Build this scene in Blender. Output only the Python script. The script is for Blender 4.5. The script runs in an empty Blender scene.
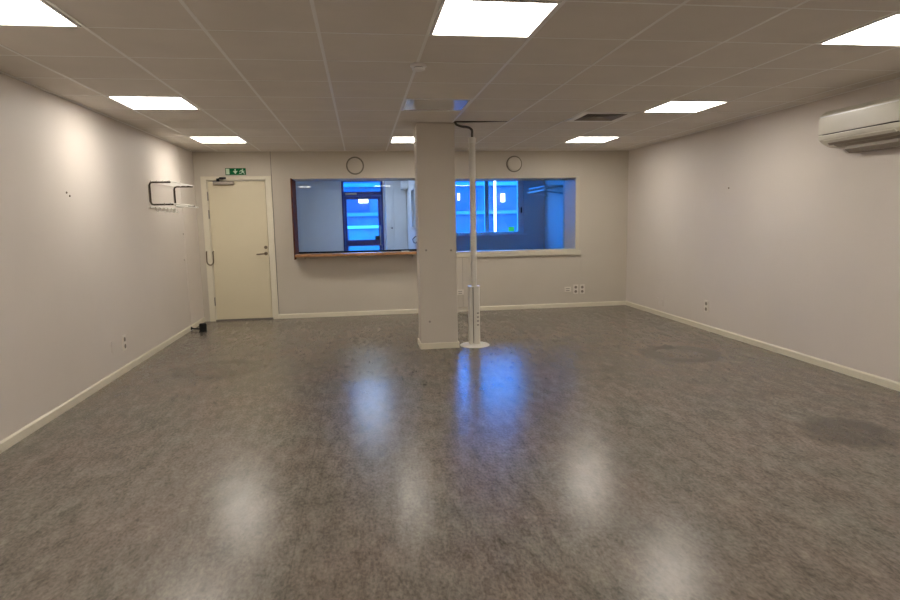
import bpy, bmesh, math, random
from mathutils import Vector, Matrix
random.seed(4)
S = bpy.context.scene
COL = S.collection
PI = math.pi

# ---------------------------------------------------------------- room dimensions (metres)
XL, XR = -2.342, 4.213          # left and right walls
D = 9.378                       # wall with the door and the two interior windows
REAR = -1.0                     # wall behind the photographer
OUT = 13.9                      # outer wall, inner face
C = 2.4565                      # suspended ceiling
GX, GY, T = 0.409, 3.0, 0.6     # ceiling grid origin and module
WT = 0.60                       # thickness of the wall at D

# ---------------------------------------------------------------- materials
def mat(name, col, rough=0.6, metal=0.0, var=0.0, scale=8.0, bump=0.0, bscale=60.0, spec=0.5, coat=0.0):
    m = bpy.data.materials.new(name); m.use_nodes = True
    nt = m.node_tree; b = nt.nodes['Principled BSDF']
    b.inputs['Roughness'].default_value = rough
    b.inputs['Metallic'].default_value = metal
    b.inputs['Specular IOR Level'].default_value = spec
    b.inputs['Coat Weight'].default_value = coat
    tc = nt.nodes.new('ShaderNodeTexCoord')
    n = nt.nodes.new('ShaderNodeTexNoise'); n.inputs['Scale'].default_value = scale
    n.inputs['Detail'].default_value = 4
    nt.links.new(tc.outputs['Object'], n.inputs['Vector'])
    r = nt.nodes.new('ShaderNodeValToRGB')
    r.color_ramp.elements[0].position = 0.3; r.color_ramp.elements[1].position = 0.7
    r.color_ramp.elements[0].color = [max(0, c*(1-var)) for c in col] + [1]
    r.color_ramp.elements[1].color = [min(1, c*(1+var)) for c in col] + [1]
    nt.links.new(n.outputs['Fac'], r.inputs['Fac'])
    nt.links.new(r.outputs['Color'], b.inputs['Base Color'])
    if bump:
        n2 = nt.nodes.new('ShaderNodeTexNoise'); n2.inputs['Scale'].default_value = bscale
        n2.inputs['Detail'].default_value = 3
        nt.links.new(tc.outputs['Object'], n2.inputs['Vector'])
        bp = nt.nodes.new('ShaderNodeBump'); bp.inputs['Strength'].default_value = bump
        bp.inputs['Distance'].default_value = 0.002
        nt.links.new(n2.outputs['Fac'], bp.inputs['Height'])
        nt.links.new(bp.outputs['Normal'], b.inputs['Normal'])
    return m

def emit(name, col, strength):
    m = bpy.data.materials.new(name); m.use_nodes = True
    nt = m.node_tree; nt.nodes.clear()
    o = nt.nodes.new('ShaderNodeOutputMaterial'); e = nt.nodes.new('ShaderNodeEmission')
    e.inputs['Color'].default_value = (*col, 1); e.inputs['Strength'].default_value = strength
    nt.links.new(e.outputs[0], o.inputs[0])
    return m

def glass(name, tint=(1, 1, 1), base=0.034):
    m = bpy.data.materials.new(name); m.use_nodes = True
    nt = m.node_tree; nt.nodes.clear()
    o = nt.nodes.new('ShaderNodeOutputMaterial')
    tr = nt.nodes.new('ShaderNodeBsdfTransparent'); tr.inputs[0].default_value = (*tint, 1)
    gl = nt.nodes.new('ShaderNodeBsdfGlossy'); gl.inputs['Roughness'].default_value = 0.0
    lw = nt.nodes.new('ShaderNodeLayerWeight'); lw.inputs[0].default_value = 0.5
    pw = nt.nodes.new('ShaderNodeMath'); pw.operation = 'POWER'; pw.inputs[1].default_value = 5
    ma = nt.nodes.new('ShaderNodeMath'); ma.operation = 'MULTIPLY_ADD'
    ma.inputs[1].default_value = 0.8; ma.inputs[2].default_value = base
    mx = nt.nodes.new('ShaderNodeMixShader')
    nt.links.new(lw.outputs['Facing'], pw.inputs[0]); nt.links.new(pw.outputs[0], ma.inputs[0])
    nt.links.new(ma.outputs[0], mx.inputs[0]); nt.links.new(tr.outputs[0], mx.inputs[1])
    nt.links.new(gl.outputs[0], mx.inputs[2]); nt.links.new(mx.outputs[0], o.inputs[0])
    return m

def floor_material():
    m = bpy.data.materials.new('marbled_vinyl'); m.use_nodes = True
    nt = m.node_tree; N = nt.nodes; L = nt.links; b = N['Principled BSDF']
    geo = N.new('ShaderNodeNewGeometry')
    def mapping(scale, rot=0):
        mp = N.new('ShaderNodeMapping'); mp.inputs['Scale'].default_value = scale
        mp.inputs['Rotation'].default_value = (0, 0, rot)
        L.new(geo.outputs['Position'], mp.inputs['Vector']); return mp
    def noise(mp, scale, detail=6, rough=0.6, dist=0.0):
        n = N.new('ShaderNodeTexNoise'); n.inputs['Scale'].default_value = scale
        n.inputs['Detail'].default_value = detail; n.inputs['Roughness'].default_value = rough
        n.inputs['Distortion'].default_value = dist
        L.new(mp.outputs['Vector'], n.inputs['Vector']); return n
    def math_(op, a, b_=None, c_=None, clamp=False):
        n = N.new('ShaderNodeMath'); n.operation = op; n.use_clamp = clamp
        for i, v in enumerate((a, b_, c_)):
            if v is None: continue
            if isinstance(v, (int, float)): n.inputs[i].default_value = v
            else: L.new(v, n.inputs[i])
        return n.outputs[0]
    n1 = noise(mapping((1.0, 0.36, 1)), 13.0, 9, 0.72, 0.25)
    n2 = noise(mapping((1.0, 0.5, 1), 0.12), 70.0, 4, 0.6, 0.2)
    n3 = noise(mapping((1, 0.6, 1)), 1.6, 4, 0.6)
    n4 = noise(mapping((1, 0.7, 1), 0.4), 2.3, 2, 0.5)
    v = math_('MULTIPLY_ADD', n2.outputs['Fac'], 0.45, math_('MULTIPLY', n1.outputs['Fac'], 0.55))
    rmp = N.new('ShaderNodeValToRGB'); cr = rmp.color_ramp
    cr.elements[0].position = 0.36; cr.elements[0].color = (FA*0.45, FB*0.45, FC*0.44, 1)
    cr.elements[1].position = 0.64; cr.elements[1].color = (FA*1.55, FB*1.55, FC*1.55, 1)
    L.new(v, rmp.inputs['Fac'])
    sep = N.new('ShaderNodeSeparateXYZ'); L.new(geo.outputs['Position'], sep.inputs[0])
    X, Y = sep.outputs['X'], sep.outputs['Y']
    wob = math_('MULTIPLY', math_('SUBTRACT', n3.outputs['Fac'], 0.5), 0.22)
    def dist(cx, cy, ry=1.0):
        dx = math_('SUBTRACT', X, cx); dy = math_('MULTIPLY', math_('SUBTRACT', Y, cy), ry)
        return math_('ADD', math_('SQRT', math_('ADD', math_('MULTIPLY', dx, dx), math_('MULTIPLY', dy, dy))), wob)
    def ring(cx, cy, r, w, amt, ry=1.0):
        t = math_('DIVIDE', math_('ABSOLUTE', math_('SUBTRACT', dist(cx, cy, ry), r)), w)
        return math_('MULTIPLY', math_('SUBTRACT', 1.0, math_('MINIMUM', t, 1.0)), amt)
    def blob(cx, cy, r, w, amt, ry=1.0):
        t = math_('DIVIDE', math_('SUBTRACT', r, dist(cx, cy, ry)), w)
        return math_('MULTIPLY', math_('MINIMUM', math_('MAXIMUM', t, 0.0), 1.0), amt)
    dark = ring(3.225, 5.84, 0.33, 0.13, 0.50)
    for s in (blob(3.225, 5.84, 0.36, 0.2, 0.10), ring(2.2, 5.72, 0.34, 0.13, 0.2), ring(-1.43, 6.2, 0.33, 0.16, 0.36), blob(-1.43, 6.2, 0.4, 0.2, 0.12),
              ring(-0.75, 6.75, 0.5, 0.15, 0.10), blob(3.09, 3.45, 0.33, 0.12, 0.45), blob(2.3, 7.9, 0.5, 0.3, 0.14), blob(1.9, 8.6, 0.35, 0.25, 0.12)):
        dark = math_('MAXIMUM', dark, s)
    # sheet seams every two metres
    sm = math_('ABSOLUTE', math_('SUBTRACT', math_('PINGPONG', math_('ADD', X, 0.341), 2.0), 0.0))
    seam = math_('MULTIPLY', math_('LESS_THAN', sm, 0.0035), 0.18)
    dark = math_('MAXIMUM', dark, seam)
    big = math_('MULTIPLY_ADD', n3.outputs['Fac'], 0.3, 0.85)
    fac = math_('MULTIPLY', big, math_('SUBTRACT', 1.0, dark))
    vm = N.new('ShaderNodeVectorMath'); vm.operation = 'SCALE'
    tint = N.new('ShaderNodeMix'); tint.data_type = 'RGBA'; tint.blend_type = 'MULTIPLY'; tint.inputs[0].default_value = 1.0
    tr_ = N.new('ShaderNodeValToRGB'); tr_.color_ramp.elements[0].position = 0.35; tr_.color_ramp.elements[1].position = 0.65
    tr_.color_ramp.elements[0].color = (0.97, 1.0, 0.97, 1); tr_.color_ramp.elements[1].color = (1.06, 0.99, 0.96, 1)
    L.new(n4.outputs['Fac'], tr_.inputs['Fac']); L.new(rmp.outputs['Color'], tint.inputs[6]); L.new(tr_.outputs['Color'], tint.inputs[7])
    L.new(tint.outputs[2], vm.inputs[0]); L.new(fac, vm.inputs['Scale'])
    L.new(vm.outputs[0], b.inputs['Base Color'])
    rg = math_('MULTIPLY_ADD', n1.outputs['Fac'], 0.07, FR)
    L.new(rg, b.inputs['Roughness'])
    b.inputs['Specular IOR Level'].default_value = 0.38
    bp = N.new('ShaderNodeBump'); bp.inputs['Strength'].default_value = 0.15; bp.inputs['Distance'].default_value = 0.001
    L.new(v, bp.inputs['Height']); L.new(bp.outputs[0], b.inputs['Normal'])
    return m

FA, FB, FC, FR = 0.152, 0.133, 0.113, 0.21
M = {}
M['floor'] = floor_material()
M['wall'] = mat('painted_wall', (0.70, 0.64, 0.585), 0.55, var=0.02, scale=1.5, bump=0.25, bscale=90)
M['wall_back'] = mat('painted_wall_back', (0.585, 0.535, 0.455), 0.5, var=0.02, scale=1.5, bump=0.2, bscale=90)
M['tile'] = mat('mineral_ceiling_tile', (0.75, 0.70, 0.635), 0.9, var=0.03, scale=3, bump=0.5, bscale=220)
M['bar'] = mat('white_grid_bar', (0.86, 0.84, 0.80), 0.3)
M['plenum'] = mat('dark_slab', (0.10, 0.09, 0.08), 0.9)
M['trim'] = mat('cream_trim', (0.74, 0.69, 0.56), 0.35, var=0.02)
M['frame_paint'] = mat('interior_window_paint', (0.62, 0.58, 0.47), 0.4, var=0.02)
M['socket_mark'] = mat('socket_recess', (0.24, 0.21, 0.17), 0.6)
M['hose'] = mat('grey_hose', (0.09, 0.08, 0.07), 0.5)
M['screwhead'] = mat('tarnished_screw', (0.30, 0.25, 0.20), 0.5)
M['dchrome'] = mat('dark_chrome', (0.10, 0.085, 0.07), 0.25, metal=1.0)
M['door'] = mat('cream_door', (0.69, 0.62, 0.45), 0.4, var=0.015, scale=2)
M['pillar'] = mat('pillar_paint', (0.60, 0.55, 0.48), 0.5, var=0.02, scale=2, bump=0.15)
M['pole'] = mat('pole_enamel', (0.72, 0.69, 0.62), 0.3)
M['white'] = mat('white_plastic', (0.78, 0.76, 0.70), 0.3)
M['bright'] = mat('highlight_white', (0.95, 0.94, 0.92), 0.15)
M['acwhite'] = mat('air_conditioner_plastic', (0.78, 0.75, 0.66), 0.25)
M['dark'] = mat('dark_plastic', (0.006, 0.006, 0.007), 0.55, spec=0.2)
M['shade'] = mat('grey_gasket', (0.16, 0.14, 0.12), 0.6)
M['chrome'] = mat('brushed_steel', (0.33, 0.30, 0.27), 0.28, metal=1.0)
M['brass'] = mat('dull_dark_metal', (0.20, 0.16, 0.11), 0.35, metal=0.9)
M['wire'] = mat('white_wire', (0.82, 0.80, 0.75), 0.3)
M['plate'] = mat('socket_plate', (0.76, 0.71, 0.63), 0.35)
M['wood'] = mat('dark_stained_wood', (0.115, 0.035, 0.014), 0.75, var=0.35, scale=14, spec=0.08)
M['oak'] = mat('worn_orange_wood', (0.40, 0.20, 0.085), 0.4, var=0.25, scale=14)
M['green'] = mat('exit_green', (0.0, 0.13, 0.035), 0.6, spec=0.1)
M['signwhite'] = mat('sign_pale_green', (0.55, 0.75, 0.55), 0.4)
M['navy'] = mat('navy_painted_frame', (0.004, 0.006, 0.13), 0.5)
M['frame_white'] = mat('white_window_frame', (0.80, 0.80, 0.80), 0.35)
M['rooms'] = mat('office_paint', (0.70, 0.70, 0.70), 0.6, var=0.02)
M['rim'] = mat('dark_beige_rim', (0.20, 0.18, 0.14), 0.5)
M['vent'] = mat('grey_vent_slats', (0.33, 0.29, 0.24), 0.5)
M['panel'] = emit('lit_led_panel', (1.0, 0.93, 0.83), LP if 'LP' in globals() else 6.5)
M['office_fill'] = emit('office_fill_light', (0.66, 0.80, 1.0), 4.6)
M['panel_off'] = mat('unlit_panel_diffuser', (0.62, 0.60, 0.57), 0.12)
M['glass'] = glass('clear_pane', (0.93, 0.96, 0.97))
M['glass_out'] = glass('outer_pane', (0.9, 0.95, 1.0))
M['facade'] = mat('street_facade', (0.10, 0.12, 0.17), 0.7, var=0.3, scale=1.2)
M['facade_light'] = mat('street_facade_band', (0.17, 0.25, 0.26), 0.7, var=0.2, scale=2)
M['facade_glass'] = mat('street_facade_glass', (0.05, 0.06, 0.12), 0.3)
M['asphalt'] = mat('asphalt', (0.16, 0.17, 0.18), 0.85, var=0.1)
M['lamp_out'] = emit('street_tube_light', (0.95, 1.0, 0.75), 3.0)
M['sticker'] = mat('yellow_green_sticker', (0.75, 0.95, 0.12), 0.5)
_nt = M['sticker'].node_tree; _tl = _nt.nodes.new('ShaderNodeBsdfTranslucent'); _tl.inputs[0].default_value = (0.9, 1.0, 0.15, 1)
_mx = _nt.nodes.new('ShaderNodeMixShader'); _mx.inputs[0].default_value = 0.4
_nt.links.new(_nt.nodes['Principled BSDF'].outputs[0], _mx.inputs[1]); _nt.links.new(_tl.outputs[0], _mx.inputs[2])
_nt.links.new(_mx.outputs[0], _nt.nodes['Material Output'].inputs['Surface'])

# ---------------------------------------------------------------- mesh helpers
def box(bm, x0, x1, y0, y1, z0, z1):
    vs = [bm.verts.new((x, y, z)) for x in (x0, x1) for y in (y0, y1) for z in (z0, z1)]
    for f in ((0, 1, 3, 2), (4, 6, 7, 5), (0, 4, 5, 1), (2, 3, 7, 6), (0, 2, 6, 4), (1, 5, 7, 3)):
        bm.faces.new([vs[i] for i in f])
    return vs

def boxes(*bs):
    bm = bmesh.new()
    for b in bs: box(bm, *b)
    return bm

def tube(bm, pts, r, n=10, cap=True):
    pts = [Vector(p) for p in pts]; rings = []
    prev = None
    for i, p in enumerate(pts):
        d = (pts[min(i+1, len(pts)-1)] - pts[max(i-1, 0)]).normalized()
        if prev is None:
            u = d.orthogonal().normalized()
        else:
            u = (prev - d*prev.dot(d)).normalized()
        prev = u; w = d.cross(u)
        rr = r[i] if isinstance(r, (list, tuple)) else r
        rings.append([bm.verts.new(p + (u*math.cos(2*PI*k/n) + w*math.sin(2*PI*k/n))*rr) for k in range(n)])
    for a, b in zip(rings, rings[1:]):
        for k in range(n):
            bm.faces.new((a[k], a[(k+1) % n], b[(k+1) % n], b[k]))
    if cap:
        bm.faces.new(rings[0][::-1]); bm.faces.new(rings[-1])
    return bm

def lathe(bm, prof, origin=(0, 0, 0), axis='Z', n=40):
    o = Vector(origin); rings = []
    for r, h in prof:
        ring = []
        for k in range(n):
            a = 2*PI*k/n; c, s = math.cos(a)*r, math.sin(a)*r
            v = {'Z': (c, s, h), 'Y': (c, h, s), 'X': (h, c, s)}[axis]
            ring.append(bm.verts.new(o + Vector(v)))
        rings.append(ring)
    for a, b in zip(rings, rings[1:]):
        for k in range(n):
            bm.faces.new((a[k], a[(k+1) % n], b[(k+1) % n], b[k]))
    bm.faces.new(rings[0]); bm.faces.new(rings[-1])
    return bm

def prism(bm, poly, y0, y1, axis='Y'):
    """poly = (a, b) points; extruded along axis: Y -> (a, y, b); X -> (x, a, b); Z -> (a, b, z)"""
    def P(a, b, t): return {'Y': (a, t, b), 'X': (t, a, b), 'Z': (a, b, t)}[axis]
    A = [bm.verts.new(P(a, b, y0)) for a, b in poly]; B = [bm.verts.new(P(a, b, y1)) for a, b in poly]
    n = len(poly)
    for i in range(n): bm.faces.new((A[i], A[(i+1) % n], B[(i+1) % n], B[i]))
    bm.faces.new(A[::-1]); bm.faces.new(B)
    return bm

def fillet(pts, r=0.02, n=5):
    pts = [Vector(p) for p in pts]; out = [pts[0]]
    for i in range(1, len(pts)-1):
        a = (pts[i-1]-pts[i]).normalized(); b = (pts[i+1]-pts[i]).normalized()
        p0 = pts[i]+a*r; p2 = pts[i]+b*r
        for k in range(n+1):
            t = k/n; out.append(p0*(1-t)**2 + pts[i]*2*t*(1-t) + p2*t*t)
    out.append(pts[-1]); return out

def obj(name, bm, m, parent=None, smooth=False, bevel=0.0):
    bmesh.ops.recalc_face_normals(bm, faces=bm.faces)
    me = bpy.data.meshes.new(name); bm.to_mesh(me); bm.free()
    me.materials.append(M[m] if isinstance(m, str) else m)
    o = bpy.data.objects.new(name, me); COL.objects.link(o)
    if smooth:
        for p in me.polygons: p.use_smooth = True
        try: me.set_sharp_from_angle(angle=math.radians(40))
        except Exception: pass
    if bevel:
        md = o.modifiers.new('bevel', 'BEVEL'); md.width = bevel; md.segments = 2; md.limit_method = 'ANGLE'
    if parent is not None:
        o.parent = parent
        o.location = -Vector(parent['_base']) if '_base' in parent else (0, 0, 0)
    return o

def tag(o, label, cat, group=None):
    o['label'] = label; o['category'] = cat
    if group: o['group'] = group
    return o

BASES = {}
def thing(name, label, cat, base=(0, 0, 0), group=None):
    """Empty at the base; its parts are modelled in world coordinates and shifted back"""
    o = bpy.data.objects.new(name, None); COL.objects.link(o); o.location = base
    o['_base'] = list(base); BASES[o.name] = o
    return tag(o, label, cat, group)

def part(name, bm, m, parent, **k):
    root = parent
    if '_base' in parent: bmesh.ops.translate(bm, verts=bm.verts, vec=-Vector(parent['_base'])); o = obj(name, bm, m, None, **k); o.parent = parent
    else:  # sub-part: parent is a part whose own frame is the thing's frame
        r = parent
        while r.parent is not None: r = r.parent
        if '_base' in r: bmesh.ops.translate(bm, verts=bm.verts, vec=-Vector(r['_base']))
        o = obj(name, bm, m, None, **k); o.parent = parent
    return o

def struct(name, bm, m, **k):
    o = obj(name, bm, m, **k); o['kind'] = 'structure'; return o

def copy_tree(o, parent=None):
    c = o.copy(); COL.objects.link(c); c.parent = parent
    for ch in list(o.children): copy_tree(ch, c)
    return c

# ---------------------------------------------------------------- shell of the room
struct('floor', boxes((XL-.2, XR+.2, REAR-.2, OUT+.25, -0.12, 0)), 'floor')
struct('wall_left', boxes((XL-.15, XL, REAR-.15, OUT, 0, C+.4)), 'wall')
struct('wall_right', boxes((XR, XR+.15, REAR-.15, OUT, 0, C+.4)), 'wall')
struct('wall_rear', boxes((XL, XR, REAR-.15, REAR, 0, C+.4)), 'wall')

# the wall with the door and the two interior windows
W1 = (-0.985, 0.94, 0.945, 2.062)    # x0 x1 z0 z1 of the left opening
W2 = (1.22, 3.350, 0.905, 2.042)
DX = (-2.175, -1.345, 2.055)         # door opening
y0, y1 = D, D+WT
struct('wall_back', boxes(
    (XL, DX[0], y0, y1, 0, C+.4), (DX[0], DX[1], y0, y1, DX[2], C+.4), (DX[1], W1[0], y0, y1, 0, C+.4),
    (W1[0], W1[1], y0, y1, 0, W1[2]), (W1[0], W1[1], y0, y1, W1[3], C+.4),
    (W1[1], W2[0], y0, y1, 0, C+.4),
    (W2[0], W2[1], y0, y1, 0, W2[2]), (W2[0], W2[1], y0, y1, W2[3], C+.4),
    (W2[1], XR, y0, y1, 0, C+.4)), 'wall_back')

# rooms behind
OD = (-0.397, 0.50, 2.35)            # navy door opening in the outer wall
OW = (1.35, 3.72, 1.08, 2.78)        # outer window opening
struct('wall_outer', boxes(
    (XL, OD[0], OUT, OUT+.25, 0, C+.4), (OD[0], OD[1], OUT, OUT+.25, OD[2], C+.4), (OD[1], OW[0], OUT, OUT+.25, 0, C+.4),
    (OW[0], OW[1], OUT, OUT+.25, 0, OW[2]), (OW[0], OW[1], OUT, OUT+.25, OW[3], C+.4), (OW[1], XR, OUT, OUT+.25, 0, C+.4)), 'rooms')
PX = 1.0                             # partition between the two back rooms
SL = (11.6, 12.2, 1.28, 2.02)
struct('wall_partition', boxes(
    (PX, PX+.1, y1, SL[0], 0, C+.4), (PX, PX+.1, SL[1], OUT, 0, C+.4),
    (PX, PX+.1, SL[0], SL[1], 0, SL[2]), (PX, PX+.1, SL[0], SL[1], SL[3], C+.4)), 'rooms')

# ceiling: tiles, grid bars and the slab above
CELLS_OPEN = set()
LIT = [(i, j) for i in (-4, 0, 4) for j in (-4, 0, 4, 8) if not (i == 0 and j == 4)]
for c in LIT: CELLS_OPEN.add(c)
OFF = (0, 4); VENT = (3, 5); GAP = (1, 6)
CELLS_OPEN |= {OFF, VENT, GAP}
bm = bmesh.new(); bars = bmesh.new()
ilo, ihi, jlo, jhi = -5, 6, -7, 10
for i in range(ilo, ihi+1):
    for j in range(jlo, jhi+1):
        if (i, j) in CELLS_OPEN: continue
        xa, xb = max(XL, GX+i*T+.004), min(XR, GX+(i+1)*T-.004)
        ya, yb = max(REAR, GY+j*T+.004), min(D, GY+(j+1)*T-.004)
        dz = random.uniform(0, .0006)
        box(bm, xa, xb, ya, yb, C+.0022+dz, C+.018+dz)
ceil = struct('ceiling', bm, 'tile')
for i in range(ilo+1, ihi+1): box(bars, GX+i*T-.010, GX+i*T+.010, REAR, D, C+.0005, C+.0021)
for j in range(jlo+1, jhi+1):
    for i in range(ilo, ihi+1):
        if (i, j) == GAP: continue
        box(bars, max(XL, GX+i*T+.010), min(XR, GX+(i+1)*T-.010), GY+j*T-.007, GY+j*T+.007, C+.0012, C+.0021)
obj('grid_bar', bars, 'bar', ceil)
# the loose tile beside the pillar top, pushed up a little at its near edge
g = bmesh.new()
gx0, gx1, gy0, gy1 = GX+T+.03, GX+2*T-.004, GY+6*T+.022, GY+7*T-.004
vs = [(gx0, gy0+.10, C+.0025), (gx1, gy0+.02, C+.0025), (gx1, gy1, C+.005), (gx0, gy1, C+.005)]
a = [g.verts.new(v) for v in vs]; b = [g.verts.new((v[0], v[1], v[2]+.003)) for v in vs]
g.faces.new(a[::-1]); g.faces.new(b)
for k in range(4): g.faces.new((a[k], a[(k+1) % 4], b[(k+1) % 4], b[k]))
obj('loose_tile', g, 'tile', ceil)
# edge profile along the walls
obj('edge_profile', boxes((XL, XL+.018, REAR, D, C-.002, C+.004), (XR-.018, XR, REAR, D, C-.002, C+.004), (XL+.018, XR-.018, D-.018, D, C-.002, C+.004)), 'bar', ceil)
struct('ceiling', boxes((XL-.15, XR+.15, REAR-.15, OUT+.25, C+.4, C+.55)), 'plenum')
struct('ceiling', boxes((XL, PX, y1, OUT, C, C+.05)), 'rooms')

# baseboards
BH, BT = 0.068, 0.013
def base_profile(x, s): return [(x, 0), (x+s*BT, 0), (x+s*BT, BH-.012), (x+s*BT*.45, BH), (x, BH)]
struct('baseboard_left', prism(bmesh.new(), base_profile(XL, 1), REAR, D, 'Y'), 'trim')
struct('baseboard_right', prism(bmesh.new(), base_profile(XR, -1), REAR, D, 'Y'), 'trim')
bb = bmesh.new()
prof = [(D, 0), (D-BT, 0), (D-BT, BH-.012), (D-BT*.45, BH), (D, BH)]
prism(bb, prof, -1.268, XR-BT, 'X')
struct('baseboard_back', bb, 'trim')

# slim joint strips between the wall boards
k = 1
for b in ((-1.268, -1.262, D-.003, D, BH, C-.003), (3.455, 3.463, D-.0025, D, BH, C-.003)):
    struct('trim_%d' % k, boxes(b), 'shade' if k == 1 else 'wall_back'); k += 1
struct('trim_%d' % k, boxes((XL, XL+.004, 8.667, 8.677, BH, C-.003)), 'wall')

# ---------------------------------------------------------------- ceiling lights
def light_parts(root, x, y, dm, base):
    fr = bmesh.new(); w = .027
    x0, x1, ya, yb = x+.0125, x+T-.0125, y+.0125, y+T-.0125
    za, zb = C-.004, C+.012
    box(fr, x0, x0+w-.0125, ya, yb, za, zb); box(fr, x1-w+.0125, x1, ya, yb, za, zb)
    box(fr, x0+w-.0125, x1-w+.0125, ya, ya+w-.0125, za, zb); box(fr, x0+w-.0125, x1-w+.0125, yb-w+.0125, yb, za, zb)
    part('frame', fr, 'bar', root)
    i = w-.0125
    part('diffuser', boxes((x0+i, x1-i, ya+i, yb-i, C+.001, C+.006)), dm, root)
    part('housing', boxes((x0, x1, ya, yb, C+.0125, C+.05)), 'bar', root)
LL = {
 (-4, -4): 'lit square ceiling panel in the left row, nearest the rear wall behind the camera',
 (0, -4): 'lit square ceiling panel in the middle row, behind the camera',
 (4, -4): 'lit square ceiling panel in the right row, nearest the rear wall behind the camera',
 (-4, 0): 'lit square ceiling panel at the left edge, nearest of the left row in view',
 (0, 0): 'largest lit square ceiling panel, at the top centre of the ceiling',
 (4, 0): 'lit square ceiling panel above the white air conditioner, nearest of the right row in view',
 (-4, 4): 'lit square ceiling panel midway along the left row, ahead of the coat rack',
 (4, 4): 'lit square ceiling panel midway along the right row, between vent and right wall',
 (-4, 8): 'lit square ceiling panel in front of the cream door and exit sign',
 (0, 8): 'lit square ceiling panel half hidden behind the left side of the pillar',
 (4, 8): 'lit square ceiling panel nearest the far right corner, beyond the vent',
}
proto = None
for (i, j) in LIT:
    x, y = GX+i*T, GY+j*T
    if proto is None:
        proto = thing('ceiling_light', LL[(i, j)], 'ceiling light', (x+T/2, y+T/2, C), 'square ceiling light panels')
        light_parts(proto, x, y, 'panel', None)
    else:
        c = copy_tree(proto); c.location = (x+T/2, y+T/2, C); c['label'] = LL[(i, j)]
x, y = GX+OFF[0]*T, GY+OFF[1]*T
o = thing('ceiling_light', 'unlit square ceiling panel with a blue reflection, just in front of the pillar top', 'ceiling light', (x+T/2, y+T/2, C), 'square ceiling light panels')
light_parts(o, x, y, 'panel_off', None)

# unseen panel added for its light on the back office and the floor
o = thing('ceiling_light', 'unseen ceiling panel added to light the grey office behind the left window', 'ceiling light', (.1, 12.3, C))
part('frame', boxes((-.2, .4, 11.7, 12.9, C-.012, C)), 'bar', o)
part('diffuser', boxes((-.17, .37, 11.73, 12.87, C-.016, C-.012)), 'office_fill', o)

# ---------------------------------------------------------------- ceiling vent
vx, vy = GX+VENT[0]*T, GY+VENT[1]*T
cx, cy = vx+T/2, vy+T/2
o = thing('ceiling_vent', 'square louvred air vent set in the ceiling right of the pillar', 'vent', (cx, cy, C))
def ring_bm(bm, r0, z0, r1, z1, th):
    """square sloping vane from half-width r0 at z0 to r1 at z1"""
    def sq(r, z): return [bm.verts.new((cx+sx*r, cy+sy*r, z)) for sx, sy in ((-1, -1), (1, -1), (1, 1), (-1, 1))]
    A, B, A2, B2 = sq(r0, z0), sq(r1, z1), sq(r0-th, z0), sq(r1-th, z1)
    for k in range(4):
        n = (k+1) % 4
        for q in ((A[k], A[n], B[n], B[k]), (A2[k], B2[k], B2[n], A2[n]), (A[k], A2[k], A2[n], A[n]), (B[k], B[n], B2[n], B2[k])):
            bm.faces.new(q)
f = bmesh.new()
for (a0, a1, b0, b1) in ((-.2875, -.215, -.2875, .2875), (.215, .2875, -.2875, .2875), (-.215, .215, -.2875, -.215), (-.215, .215, .215, .2875)):
    box(f, cx+a0, cx+a1, cy+b0, cy+b1, C-.004, C+.004)
part('frame', f, 'bar', o)
for r in (.21, .165, .12, .075):
    v = bmesh.new(); ring_bm(v, r, C-.004, r-.04, C+.03, .003); part('louvre', v, 'vent', o)
part('centre_plate', boxes((cx-.03, cx+.03, cy-.03, cy+.03, C-.004, C+.03)), 'vent', o)
part('duct_box', boxes((cx-.2875, cx+.2875, cy-.2875, cy+.2875, C+.031, C+.2)), 'plenum', o)

# ---------------------------------------------------------------- smoke detector
o = thing('smoke_detector', 'small round detector on the ceiling grid in front of the pillar', 'smoke detector', (.42, 4.26, C))
part('base_ring', lathe(bmesh.new(), [(.055, 0), (.055, -.012), (.048, -.016)], (.42, 4.26, C)), 'bar', o, smooth=True)
part('sensing_chamber', lathe(bmesh.new(), [(.032, -.0162), (.032, -.024)], (.42, 4.26, C)), 'shade', o, smooth=True)
part('cover', lathe(bmesh.new(), [(.044, -.0242), (.04, -.034), (.02, -.040), (.006, -.041)], (.42, 4.26, C)), 'bar', o, smooth=True)

# ---------------------------------------------------------------- pillar
P0, P1, PY0, PY1 = .620, 1.030, 6.690, 7.02
o = thing('pillar', 'square beige pillar standing in the middle of the room', 'pillar', ((P0+P1)/2, (PY0+PY1)/2, 0))
part('shaft', boxes((P0, P1, PY0, PY1, 0, C-.001)), 'pillar', o, bevel=.004)
part('corner_strip', boxes((P0-.004, P0+.016, PY0-.004, PY0, .07, C-.004)), 'pillar', o)
sk = bmesh.new(); q = .014
for b in ((P0-q, P1+q, PY0-q, PY0-.0005, 0, .066), (P0-q, P0-.0005, PY0-.0005, PY1+q, 0, .066), (P1+.0005, P1+q, PY0-.0005, PY1+q, 0, .066), (P0-.0005, P1+.0005, PY1+.0005, PY1+q, 0, .066)):
    box(sk, *b)
part('baseboard', sk, 'trim', o, bevel=.003)
for (sx, sz) in ((.695, 1.099), (.969, 1.092), (.717, .309)):
    part('screw', lathe(bmesh.new(), [(.012, -.0005), (.012, -.004), (.007, -.006)], (sx, PY0, sz), 'Y', 16), 'chrome', o, smooth=True)

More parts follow.
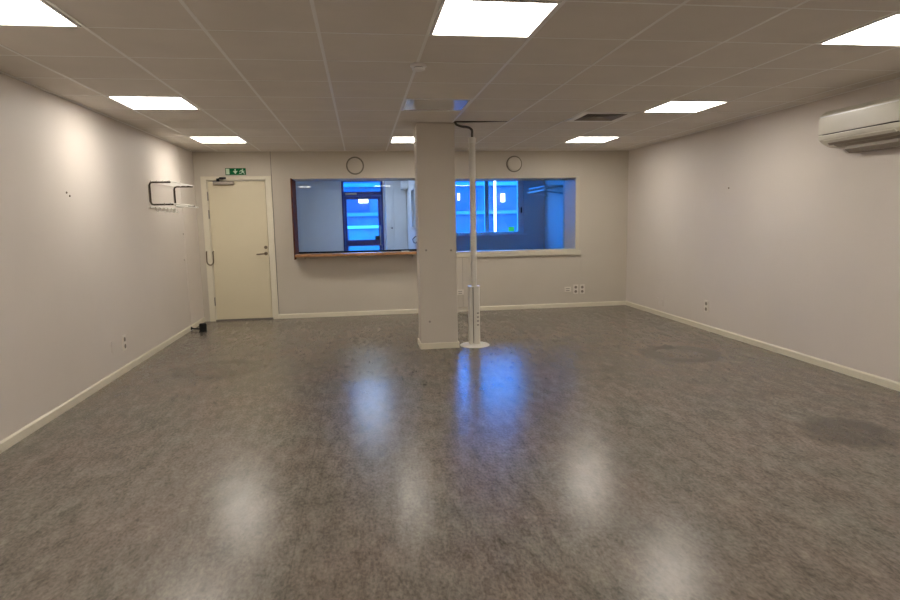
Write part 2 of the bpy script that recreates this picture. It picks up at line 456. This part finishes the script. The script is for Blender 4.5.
# ---------------------------------------------------------------- power pole
ox, oy = 1.236, 6.775
o = thing('power_pole', 'slim cream service pole on a round foot, right of the pillar', 'pole', (ox, oy, 0))
part('foot', lathe(bmesh.new(), [(.168, 0), (.168, .006), (.155, .014), (.06, .02), (.03, .02)], (ox-.0, oy, 0), n=56), 'pole', o, smooth=True)
hs = bmesh.new()
prism(hs, [(ox-.066, oy-.022), (ox-.058, oy-.032), (ox-.026, oy-.032), (ox-.022, oy-.024), (ox-.014, oy-.024), (ox-.010, oy-.034), (ox+.048, oy-.034), (ox+.060, oy-.022), (ox+.060, oy+.03), (ox-.066, oy+.03)], .02, .672, 'Z')
hous = part('lower_housing', hs, 'pole', o)
part('groove', boxes((ox-.022, ox-.014, oy-.0262, oy-.0242, .03, .668)), 'shade', hous)
part('housing_cap', boxes((ox-.068, ox+.062, oy-.036, oy+.032, .672, .682)), 'white', o, bevel=.003)
for z in (.375, .33, .285, .24):
    part('socket_slot', boxes((ox+.022, ox+.045, oy-.0365, oy-.0342, z-.007, z+.005)), 'shade', o)
part('shaft', lathe(bmesh.new(), [(.034, .682), (.034, 2.25)], (ox, oy, 0), n=32), 'pole', o, smooth=True)
part('collar', lathe(bmesh.new(), [(.039, 2.25), (.039, 2.30), (.03, 2.312)], (ox, oy, 0), n=32), 'white', o, smooth=True)
hose = fillet([(1.02+.012, 6.66, C+.0), (1.045, 6.66, 2.432), (1.10, 6.68, 2.415), (1.20, 6.74, 2.412), (1.238, 6.77, 2.39), (ox, oy, 2.305)], .018, 5)
part('cable_hose', tube(bmesh.new(), hose, .013, 10), 'hose', o, smooth=True)

# ---------------------------------------------------------------- main door
d = bpy.data.objects.new('door_1', None); COL.objects.link(d); d['kind'] = 'structure'
fx0, fx1, fz = -2.252, -1.268, 2.105
fr = bmesh.new()
for b in ((fx0, -2.172, D-.022, D, 0, fz), (-1.348, fx1, D-.022, D, 0, fz), (-2.172, -1.348, D-.022, D, 2.056, fz)):
    box(fr, *b)
box(fr, -2.175, -2.160, D, D+.06, 0, 2.055); box(fr, -1.360, -1.345, D, D+.06, 0, 2.055); box(fr, -2.16, -1.36, D, D+.06, 2.042, 2.055)
obj('door_frame', fr, 'trim', d, bevel=.002)
leaf = obj('door_leaf', boxes((-2.157, -1.363, D-.004, D+.04, .022, 2.036)), 'door', d, bevel=.002)
obj('gasket', boxes((-2.162, -1.358, D+.042, D+.055, .02, 2.04)), 'shade', d)
obj('threshold', boxes((-2.172, -1.348, D-.012, D+.06, 0, .018)), 'shade', d)
hb = lathe(bmesh.new(), [(.026, -.0045), (.026, -.014), (.02, -.016)], (-1.404, D, .981), 'Y', 24)
tube(hb, fillet([(-1.404, D-.016, .981), (-1.404, D-.058, .981), (-1.53, D-.055, .972)], .018), .0095, 10)
obj('door_handle', hb, 'brass', d, smooth=True)
obj('lock', lathe(bmesh.new(), [(.024, -.0045), (.024, -.018), (.018, -.02)], (-1.401, D, 1.072), 'Y', 24), 'brass', d, smooth=True)
for z in (1.822, 1.565, .295):
    obj('hinge', tube(bmesh.new(), [(-2.166, D-.028, z-.062), (-2.166, D-.028, z+.062)], .0085, 12), 'chrome', d, smooth=True)
clo = obj('door_closer', boxes((-2.08, -1.79, D-.058, D-.006, 1.985, 2.033)), 'chrome', d, bevel=.006)
arm = bmesh.new()
box(arm, -2.03, -1.99, D-.05, D-.03, 2.034, 2.072)
tube(arm, [(-2.01, D-.04, 2.066), (-1.93, D-.11, 2.072), (-1.96, D-.024, 2.078)], .009, 8)
box(arm, -1.99, -1.90, D-.032, D-.0225, 2.065, 2.092)
obj('closer_arm', arm, 'dark', clo)
lp = [(-2.235, D-.022, 1.03), (-2.235, D-.04, 1.02)]
for k in range(13):
    a = PI + PI*k/12
    lp.append((-2.19+.045*math.cos(a), D-.045, .89+.055*math.sin(a)))
lp += [(-2.145, D-.04, 1.02), (-2.145, D-.006, 1.03)]
obj('cable_loop', tube(bmesh.new(), lp, .009, 8), 'brass', d, smooth=True)

# ---------------------------------------------------------------- exit sign (pictograms: door, arrow, running figure)
o = thing('exit_sign', 'green emergency exit sign with white arrow above the cream door', 'sign', (-1.762, D, 2.122))
part('panel', boxes((-1.903, -1.62, D-.018, D, 2.124, 2.219)), 'green', o, bevel=.002)
ys = (D-.0195, D-.0182)
part('door_symbol', boxes((-1.893, -1.846, *ys, 2.132, 2.211)), 'signwhite', o)
ar = bmesh.new()
prism(ar, [(-1.773, 2.208), (-1.757, 2.208), (-1.757, 2.178), (-1.733, 2.178), (-1.765, 2.136), (-1.797, 2.178), (-1.773, 2.178)], *ys)
part('arrow_symbol', ar, 'signwhite', o)
rn = bmesh.new()
lathe(rn, [(.0085, -.0195), (.0085, -.0182)], (-1.662, D, 2.201), 'Y', 16)
for poly in ([(-1.690, 2.190), (-1.664, 2.192), (-1.652, 2.168), (-1.668, 2.160)], [(-1.690, 2.190), (-1.708, 2.172), (-1.703, 2.167), (-1.684, 2.183)],
             [(-1.664, 2.190), (-1.646, 2.178), (-1.634, 2.182), (-1.634, 2.175), (-1.648, 2.170)],
             [(-1.668, 2.162), (-1.690, 2.150), (-1.712, 2.150), (-1.712, 2.142), (-1.688, 2.141), (-1.655, 2.158)],
             [(-1.660, 2.164), (-1.650, 2.150), (-1.645, 2.131), (-1.636, 2.131), (-1.641, 2.155), (-1.650, 2.168)]):
    prism(rn, poly, *ys)
part('running_figure_symbol', rn, 'signwhite', o)

# ---------------------------------------------------------------- left interior window (window_1) with its wooden box frame and shelf
w = bpy.data.objects.new('window_1', None); COL.objects.link(w); w['kind'] = 'structure'
obj('pane', boxes((W1[0]+.024, W1[1]-.024, D+.36, D+.366, W1[2]+.03, W1[3]-.005)), 'glass', w)
fr = bmesh.new()
box(fr, W1[0], W1[0]+.018, D-.16, D+.42, W1[2]-.06, W1[3]-.004)
obj('side_board', fr, 'wood', w, bevel=.002)
obj('side_board', boxes((W1[1]-.022, W1[1], D-.0, D+.42, W1[2], W1[3]-.004)), 'wood', w, bevel=.002)
obj('head_lining', boxes((W1[0]+.023, W1[1]-.023, D+.0, D+WT, W1[3]-.004, W1[3]-.0005)), 'rooms', w)
obj('pane_bead', boxes((W1[0]+.0235, W1[1]-.0235, D+.345, D+.39, W1[2]+.001, W1[2]+.028)), 'dark', w)
s = thing('window_shelf', 'long wooden counter shelf under the left interior window', 'shelf', (-.06, D, .90))
part('board', boxes((W1[0]+.0225, W1[1]-.0, D-.24, D-.001, .925, .962)), 'oak', s, bevel=.003)
for x in (-.85, -.048, .765):
    br = bmesh.new()
    prism(br, [(D-.001, .924), (D-.001, .70), (D-.012, .70), (D-.016, .88), (D-.17, .912), (D-.17, .924)], x-.010, x+.010, 'X')
    part('bracket', br, 'pillar', s)
obj_item = tag(obj('folded_paper', boxes((.585, .70, D-.2, D-.1, .9625, .975)), 'white', bevel=.003), 'small white object lying on the right end of the wooden shelf', 'paper')

# ---------------------------------------------------------------- right interior window (window_2)
w = bpy.data.objects.new('window_2', None); COL.objects.link(w); w['kind'] = 'structure'
a0, a1, b0, b1 = W2
fr = bmesh.new()
for b in ((a1-.002, 3.405, D-.02, D, .905, 2.058), (a0-.07, a0+.002, D-.02, D, .905, 2.058), (a0+.002, a1-.002, D-.02, D, b1-.002, 2.058), (a0+.002, a1-.002, D-.02, D-.001, .905, .932)): box(fr, *b)
box(fr, a0-.07, 3.425, D-.034, D, .842, .905)
obj('window_frame', fr, 'frame_paint', w, bevel=.003)
inn = bmesh.new()
for b in ((a0, a0+.005, D+.001, D+WT-.002, b0, b1), (a1-.005, a1, D+.001, D+WT-.002, b0, b1), (a0+.005, a1-.005, D+.001, D+WT-.002, b0, b0+.005), (a0+.005, a1-.005, D+.001, D+WT-.002, b1-.005, b1)): box(inn, *b)
obj('window_lining', inn, 'frame_paint', w)
obj('pane', boxes((a0+.006, a1-.006, D+.50, D+.506, b0+.006, b1-.006)), 'glass', w)

# ---------------------------------------------------------------- round valves above the windows
def valve(x, z, r, label, proud):
    o = thing('wall_vent', label, 'vent', (x, D, z-r))
    lathe_b = lathe(bmesh.new(), [(r, 0), (r, -.012), (r*.88, -.012), (r*.86, -.004)] , (x, D, z), 'Y', 48)
    part('rim', lathe_b, 'rim', o, smooth=True)
    part('disc', lathe(bmesh.new(), [(r*.84, -.0065), (r*.84, -proud), (r*.70, -proud-.006), (r*.1, -proud-.008)], (x, D, z), 'Y', 48), 'wall_back', o, smooth=True)
valve(-.055, 2.244, .132, 'flat round vent cover with a dark rim above the left window', .010)
valve(2.36, 2.255, .124, 'domed round vent on the wall above the right window', .035)

# ---------------------------------------------------------------- wall duct beside the pillar
o = thing('cable_duct', 'wide pale vertical cable cover below the right window, beside the pole', 'cable duct', (1.5, D, BH))
part('cover', boxes((1.33, 1.615, D-.026, D, .07, .84)), 'wall_back', o, bevel=.003)
part('joint', boxes((1.528, 1.533, D-.0275, D-.0262, .08, .835)), 'vent', o)

# ---------------------------------------------------------------- sockets
def socket(pos, rotz, label, kind, group='wall sockets'):
    o = thing('wall_socket', label, 'socket', (0, 0, 0), group)
    # modelled facing -Y at the origin
    if kind == 'double':
        part('plate', boxes((-.042, .042, -.012, 0, -.075, .075)), 'plate', o, bevel=.004)
        for z in (.034, -.034):
            r = part('recess', lathe(bmesh.new(), [(.022, -.0122), (.022, -.014), (.0205, -.014)], (0, 0, z), 'Y', 24), 'socket_mark', o)
    else:
        part('plate', boxes((-.055, .055, -.012, 0, -.04, .04)), 'plate', o, bevel=.004)
        for z in (.012, -.018):
            part('port', boxes((-.03, .03, -.0135, -.0122, z-.005, z+.005)), 'socket_mark', o)
    o.location = pos; o.rotation_euler = (0, 0, rotz)
    o['_base'] = [0, 0, 0]
    return o
socket((3.226, D, .288), 0, 'data outlet with two ports, leftmost of three outlets on the far wall', 'data')
socket((3.359, D, .285), 0, 'double power socket, middle of three outlets on the far wall', 'double')
socket((3.467, D, .283), 0, 'double power socket nearest the far right corner, last of three', 'double')
socket((1.485, D-.027, .306), 0, 'small outlet on the cable cover between pillar and pole', 'data')
socket((XL, 6.304, .290), PI/2, 'double power socket low on the left wall', 'double')
socket((XR, 7.016, .300), -PI/2, 'double power socket low on the right wall', 'double')
tag(obj('blank_plate', boxes((XL, XL+.010, 6.0, 6.08, .25, .36)), 'wall', bevel=.001), 'flat painted-over plate beside the left wall socket', 'plate')  # plain blank plate, as are the two below; no socket modelled
for y, l in ((8.29, 'faint narrow plate low on right wall, nearer the far corner'), (8.14, 'faint narrow plate low on right wall, nearer the power socket')):
    tag(obj('blank_plate', boxes((XR-.010, XR, y-.02, y+.02, .15, .25)), 'wall', bevel=.001), l, 'plate')
def screw(x, y, z, s, label):
    o = obj('wall_screw', lathe(bmesh.new(), [(.009, 0), (.009, s*.005), (.005, s*.009)], (x, y, z), 'X', 14), 'screwhead' if s > 0 else 'brass', smooth=True)
    tag(o, label, 'screw', 'screws left in the walls')
screw(XR, 6.65, 1.728, -1, 'single dark screw left high in the right wall')
screw(XL, 5.41, 1.70, 1, 'dark screw in the near left wall, the left one of a pair')
screw(XL, 5.46, 1.675, 1, 'dark screw in the near left wall, the right one of a pair')
screw(XL, 8.614, 1.303, 1, 'upper small screw on the left wall below the coat rack')
screw(XL, 8.57, .961, 1, 'lower small screw on the left wall below the coat rack')

# ---------------------------------------------------------------- coat rack on the left wall
YA, YB, ZT, ZB = 7.40, 8.33, 1.903, 1.655
o = thing('coat_rack', 'wall hung hat rack with dark steel end loops and white rods on left wall', 'coat rack', (XL, (YA+YB)/2, ZB))
for Y in (YA, YB):
    lo = bmesh.new()
    tube(lo, fillet([(XL+.235, Y, ZT), (XL+.012, Y, ZT), (XL+.012, Y, ZB), (XL+.25, Y, ZB)], .035, 6), .0098, 12)
    part('end_loop', lo, 'dchrome', o, smooth=True)
    part('wall_plate', boxes((XL, XL+.006, Y-.014, Y+.014, ZB+.03, ZT-.03)), 'chrome', o)
for dx in (.03, .095, .16, .225):
    part('top_rod', tube(bmesh.new(), [(XL+dx, YA-.01, ZT+.012), (XL+dx, YB+.03, ZT+.012)], .008, 10), 'wire', o, smooth=True)
for dx in (.16, .225, .275):
    part('bottom_rod', tube(bmesh.new(), [(XL+dx, YA-.01, ZB+(.012 if dx < .25 else -.016)), (XL+dx, YB+.03, ZB+(.012 if dx < .25 else -.016))], .008, 10), 'wire', o, smooth=True)
part('hook_rail', boxes((XL, XL+.016, YA-.02, YB+.02, ZB-.035, ZB-.017)), 'wire', o)
for k in range(6):
    Y = YA+.12+k*.15
    hk = fillet([(XL+.016, Y, ZB-.026), (XL+.03, Y, ZB-.03), (XL+.03, Y, ZB-.075), (XL+.06, Y, ZB-.075), (XL+.06, Y, ZB-.05)], .012, 4)
    part('hook', tube(bmesh.new(), hk, .0065, 8), 'wire', o, smooth=True)

# ---------------------------------------------------------------- black door stop at the left baseboard
o = thing('door_stop', 'black door stop standing on the floor by the left baseboard', 'door stop', (-2.15, 8.50, 0))
part('body', lathe(bmesh.new(), [(.052, 0), (.052, .008), (.047, .012), (.047, .098), (.040, .106), (.01, .108)], (-2.15, 8.52, 0), n=32), 'dark', o, smooth=True)
part('wall_arm', tube(bmesh.new(), [(-2.195, 8.54, .03), (-2.328, 8.62, .03)], .010, 10), 'dark', o, smooth=True)
part('wall_foot', lathe(bmesh.new(), [(.022, 0), (.022, .012)], (XL+BT, 8.62, .03), 'X', 20), 'dark', o)

# ---------------------------------------------------------------- air conditioner on the right wall
AY0, AY1 = 4.17, 5.01
o = thing('air_conditioner', 'white split air conditioner unit mounted high on the right wall', 'air conditioner', (XR, (AY0+AY1)/2, 1.98))
prof = [(XR, 2.300), (4.06, 2.300), (4.005, 2.262), (4.016, 2.255), (4.016, 2.094), (3.994, 2.088), (4.004, 2.052), (4.03, 2.03), (4.065, 2.01), (4.11, 1.992), (XR, 1.985)]
part('body', prism(bmesh.new(), prof, AY0, AY1, 'Y'), 'acwhite', o, bevel=.008)
fp = prism(bmesh.new(), [(4.0155, 2.256), (3.998, 2.256), (3.992, 2.250), (3.992, 2.10), (3.996, 2.0955), (4.0155, 2.0955)], AY0+.008, AY1-.008, 'Y')
part('front_panel', fp, 'acwhite', o, bevel=.002)
part('highlight_strip', boxes((3.9905, 3.9935, AY0+.02, AY1-.02, 2.238, 2.249)), 'bright', o)  # extra-white strip standing in for the highlight along the panel's upper edge
part('panel_gap', prism(bmesh.new(), [(4.012, 2.0952), (3.9915, 2.0952), (3.9915, 2.0915), (4.012, 2.0915)], AY0+.02, AY1-.06, 'Y'), 'dark', o)
part('air_outlet', prism(bmesh.new(), [(4.026, 2.045), (4.060, 2.008), (4.056, 2.004), (4.022, 2.041)], AY0+.05, AY1-.07, 'Y'), 'vent', o)
part('louvre_flap', prism(bmesh.new(), [(4.002, 2.046), (3.996, 2.040), (4.022, 2.020), (4.028, 2.026)], AY0+.05, AY1-.07, 'Y'), 'acwhite', o)
part('louvre_flap', prism(bmesh.new(), [(4.062, 2.006), (4.056, 2.000), (4.10, 1.982), (4.106, 1.988)], AY0+.06, AY1-.12, 'Y'), 'vent', o)
part('drain_cover', prism(bmesh.new(), [(4.10, 1.988), (4.09, 1.955), (4.13, 1.925), (4.20, 1.925), (4.20, 1.985)], AY0+.1, 4.80, 'Y'), 'vent', o)

# ---------------------------------------------------------------- navy glazed outer door (door_2)
d2 = bpy.data.objects.new('door_2', None); COL.objects.link(d2); d2['kind'] = 'structure'
fr = bmesh.new(); ya, yb = OUT-.02, OUT+.08
for b in ((OD[0], OD[0]+.045, ya, yb, 0, OD[2]), (OD[1]-.045, OD[1], ya, yb, 0, OD[2]), (OD[0]+.045, OD[1]-.045, ya, yb, OD[2]-.06, OD[2]), (OD[0]+.045, OD[1]-.045, ya, yb, 1.985, 2.075)): box(fr, *b)
obj('door_frame', fr, 'navy', d2, bevel=.003)
obj('transom_pane', boxes((OD[0]+.046, OD[1]-.046, OUT+.02, OUT+.026, 2.076, OD[2]-.061)), 'glass_out', d2)
lf = bmesh.new(); l0, l1 = OD[0]+.049, OD[1]-.049; ya, yb = OUT+.0, OUT+.06
for b in ((l0, l0+.05, ya, yb, .01, 1.98), (l1-.06, l1, ya, yb, .01, 1.98), (l0+.05, l1-.06, ya, yb, 1.91, 1.98), (l0+.05, l1-.06, ya, yb, .88, 1.015), (l0+.05, l1-.06, ya, yb, .01, .16)): box(lf, *b)
lf2 = obj('door_leaf', lf, 'navy', d2, bevel=.002)
obj('pane', boxes((l0+.051, l1-.061, OUT+.025, OUT+.031, 1.016, 1.909)), 'glass_out', lf2)
obj('pane', boxes((l0+.051, l1-.061, OUT+.025, OUT+.031, .161, .879)), 'glass_out', lf2)
hd = bmesh.new(); tube(hd, fillet([(l1-.03, OUT-.001, 1.32), (l1-.03, OUT-.06, 1.32), (l1-.03, OUT-.06, .90), (l1-.03, OUT-.001, .90)], .02), .011, 10)
obj('pull_handle', hd, 'chrome', d2, smooth=True)
obj('lock_box', boxes((l1-.145, l1-.05, OUT-.03, OUT-.001, 1.016, 1.10)), 'dark', d2, bevel=.004)
obj('door_closer', boxes((-.32, -.07, OUT-.05, OUT-.001, 2.012-.0, 2.05)), 'chrome', d2, bevel=.004)

# ---------------------------------------------------------------- outer window (window_3)
w = bpy.data.objects.new('window_3', None); COL.objects.link(w); w['kind'] = 'structure'
fr = bmesh.new(); ya, yb = OUT+.03, OUT+.11
x0, x1, z0, z1 = OW
for b in ((x0, x0+.06, ya, yb, z0, z1), (x1-.13, x1, ya, yb, z0, z1), (x0+.06, x1-.13, ya, yb, z0, z0+.05), (x0+.06, x1-.13, ya, yb, z1-.06, z1), (2.82, 2.91, ya, yb, z0+.05, z1-.06), (2.03, 2.09, ya, yb, z0+.05, z1-.06)): box(fr, *b)
obj('window_frame', fr, 'frame_white', w, bevel=.003)
obj('window_sill', boxes((x0-.05, x1+.05, OUT-.09, OUT+.029, z0-.035, z0)), 'frame_white', w, bevel=.003)
for (xa, xb) in ((x0+.061, 2.029), (2.091, 2.819), (2.911, x1-.131)):
    obj('pane', boxes((xa, xb, OUT+.06, OUT+.066, z0+.051, z1-.061)), 'glass_out', w)
obj('window_handle', boxes((x1-.06, x1-.04, OUT-.01, OUT+.029, 1.55, 1.68)), 'dark', w)
tag(obj('window_sticker', boxes((3.375, 3.51, OUT+.0575, OUT+.0597, 1.135, 1.235)), 'sticker'), 'small yellow green sticker low on the far street window', 'sticker')

# partition slit window
w = bpy.data.objects.new('window_4', None); COL.objects.link(w); w['kind'] = 'structure'
obj('pane', boxes((PX+.04, PX+.046, SL[0]+.021, SL[1]-.021, SL[2]+.021, SL[3]-.021)), 'glass', w)
fr = bmesh.new()
for b in ((SL[0], SL[0]+.02, SL[2], SL[3]), (SL[1]-.02, SL[1], SL[2], SL[3]), (SL[0]+.02, SL[1]-.02, SL[2], SL[2]+.02), (SL[0]+.02, SL[1]-.02, SL[3]-.02, SL[3])): box(fr, PX-.01, PX+.11, *b)
obj('window_frame', fr, 'frame_white', w)

# things in the rooms behind
o = thing('tall_cupboard', 'tall white two-door cupboard right of the navy glass door', 'cupboard', (.72, 13.66, 0))
part('body', boxes((.54, .995, 13.47, 13.89, 0, 2.40)), 'rooms', o)
dl = part('door', boxes((.542, .715, 13.448, 13.469, .02, 2.38)), 'rooms', o, bevel=.002)
part('knob', lathe(bmesh.new(), [(.014, -.0005), (.009, -.012), (.016, -.022), (.012, -.03)], (.665, 13.448, 1.27), 'Y', 16), 'dark', dl, smooth=True)
part('door', boxes((.719, .993, 13.448, 13.469, .02, 2.38)), 'rooms', o, bevel=.002)
o = thing('low_cabinet', 'low white cabinet against the partition, behind the shelf', 'cabinet', (.8, 12.7, 0))
part('body', boxes((.64, .97, 12.25, 13.2, 0, .74)), 'rooms', o)
part('top', boxes((.62, .985, 12.23, 13.22, .741, .77)), 'frame_white', o, bevel=.003)
part('door', boxes((.622, .639, 12.27, 12.72, .03, .72)), 'frame_white', o)
part('door', boxes((.622, .639, 12.73, 13.18, .03, .72)), 'frame_white', o)
tag(obj('duct_box', boxes((.86, .998, 12.9, 13.44, 2.08, 2.25)), 'frame_white', bevel=.004), 'pale boxed-in duct high on the partition behind the left window', 'duct box')
hk = [(.985+.015, 11.0, 1.15), (.94, 10.98, 1.13), (.90, 10.97, 1.09), (.92, 10.97, 1.03), (.96, 10.97, 1.02), (.975, 10.97, 1.06)]
tag(obj('cable_hook', tube(bmesh.new(), fillet(hk, .012, 4), .006, 8), 'dark', smooth=True), 'thin dark curled cable on the partition just left of the pillar', 'cable')
o = thing('coat_rack', 'pale hat rack on the right wall of the blue room behind glass', 'coat rack', (XR, 13.0, 1.93))
for Y in (12.55, 13.7):
    part('bracket', tube(bmesh.new(), fillet([(XR-.004, Y, 2.06), (3.80, Y, 2.06), (3.80, Y, 1.99), (XR-.004, Y, 1.93)], .02, 4), .012, 8), 'frame_white', o, smooth=True)
part('shelf_board', boxes((3.80, XR-.01, 12.5, 13.75, 2.073, 2.095)), 'frame_white', o)
part('front_rail', tube(bmesh.new(), [(3.79, 12.5, 2.0), (3.79, 13.75, 2.0)], .018, 10), 'frame_white', o, smooth=True)

# ---------------------------------------------------------------- the street outside
S_ = bmesh.new(); box(S_, -16, 30, OUT+.25, 60, -.15, -.05)
struct('floor', S_, 'asphalt')
FY = 24.0
o = thing('street_building', 'office building across the street, seen through the far glass', 'building', (5, FY, -.05))
part('wall', boxes((-10, 24, FY, FY+3, -.05, 3.25)), 'facade', o)
for z in (.55, 1.62, 2.72):
    part('band', boxes((-10, 24, FY-.12, FY-.001, z, z+.13)), 'facade_light', o)
x = -9.4
while x < 23:
    part('window', boxes((x, x+1.35, FY-.05, FY-.001, 1.78, 2.6)), 'facade_glass', o)
    part('pilaster', boxes((x+1.55, x+1.75, FY-.1, FY-.001, -.05, .549)), 'facade_light', o)
    x += 2.1
def at(u, X0, Y): return None
# pale block and lit details in front of the building
o2 = thing('outdoor_block', 'pale low block standing outside, seen through the navy door glass', 'outdoor block', (.2, 18.5, -.05))
part('body', boxes((-.35, .62, 18.0, 19.0, -.05, 1.22)), 'facade_light', o2)
part('roof', boxes((-.42, .70, 17.92, 19.08, 1.221, 1.29)), 'frame_white', o2)
t = thing('tube_light', 'tall thin white light strip on the street facade', 'light', (5.1, FY-.2, 1.0))
part('tube', boxes((5.19, 5.26, FY-.20, FY-.16, .9, 2.95)), 'lamp_out', t)
part('holder', boxes((5.18, 5.27, FY-.159, FY-.121, .85, 3.0)), 'frame_white', t)
for (xa, xb, za, zb, l) in ((5.47, 5.62, 2.08, 2.40, 'small lit window on the facade right of the light strip'), (3.76, 3.83, 2.17, 2.43, 'narrow lit window on the facade, beside the pillar'), (-.05, .3, 2.12, 2.28, 'bright lamp seen at the top of the navy door glass')):
    tag(obj('lit_window', boxes((xa, xb, FY-.18, FY-.125, za, zb)), 'lamp_out'), l, 'lit window')

# ---------------------------------------------------------------- sky, deep blue against the warm-balanced indoor light
w = bpy.data.worlds.new('evening_sky'); S.world = w; w.use_nodes = True
nt = w.node_tree; nt.nodes.clear()
out = nt.nodes.new('ShaderNodeOutputWorld'); bg = nt.nodes.new('ShaderNodeBackground')
tc = nt.nodes.new('ShaderNodeTexCoord'); sp = nt.nodes.new('ShaderNodeSeparateXYZ')
rp = nt.nodes.new('ShaderNodeValToRGB')
rp.color_ramp.elements[0].position = 0.0; rp.color_ramp.elements[0].color = (0.02, 0.29, 1.0, 1)
rp.color_ramp.elements[1].position = 0.6; rp.color_ramp.elements[1].color = (0.02, 0.24, 1.0, 1)
nt.links.new(tc.outputs['Generated'], sp.inputs[0]); nt.links.new(sp.outputs['Z'], rp.inputs['Fac'])
nt.links.new(rp.outputs['Color'], bg.inputs['Color']); bg.inputs['Strength'].default_value = 5.6
nt.links.new(bg.outputs[0], out.inputs[0])

# ---------------------------------------------------------------- camera
cam = bpy.data.cameras.new('camera'); co = bpy.data.objects.new('camera', cam); COL.objects.link(co)
cam.sensor_width = 36; cam.lens = 36*613.82/900; cam.clip_start = .05
rt = Vector((0.98960429, -0.14260821, -0.01860789)); up = Vector((0.03675976, 0.12572952, 0.99138328)); fw = Vector((0.13903983, 0.98176117, -0.12966471))
m = Matrix((rt, up, -fw)).transposed().to_4x4(); m.translation = (0, 0, 1.4252)
co.matrix_world = m
S.camera = co

for o in list(bpy.data.objects):
    if '_base' in o: del o['_base']
S.view_settings.view_transform = 'Standard'; S.view_settings.look = 'None'
S.view_settings.exposure = 1.55; S.view_settings.gamma = 1.0
try: S.view_settings.use_curve_mapping = False
except Exception: pass
S.cycles.use_denoising = True
S.cycles.max_bounces = 10; S.cycles.diffuse_bounces = 6; S.cycles.transparent_max_bounces = 16
S.cycles.sample_clamp_indirect = 6
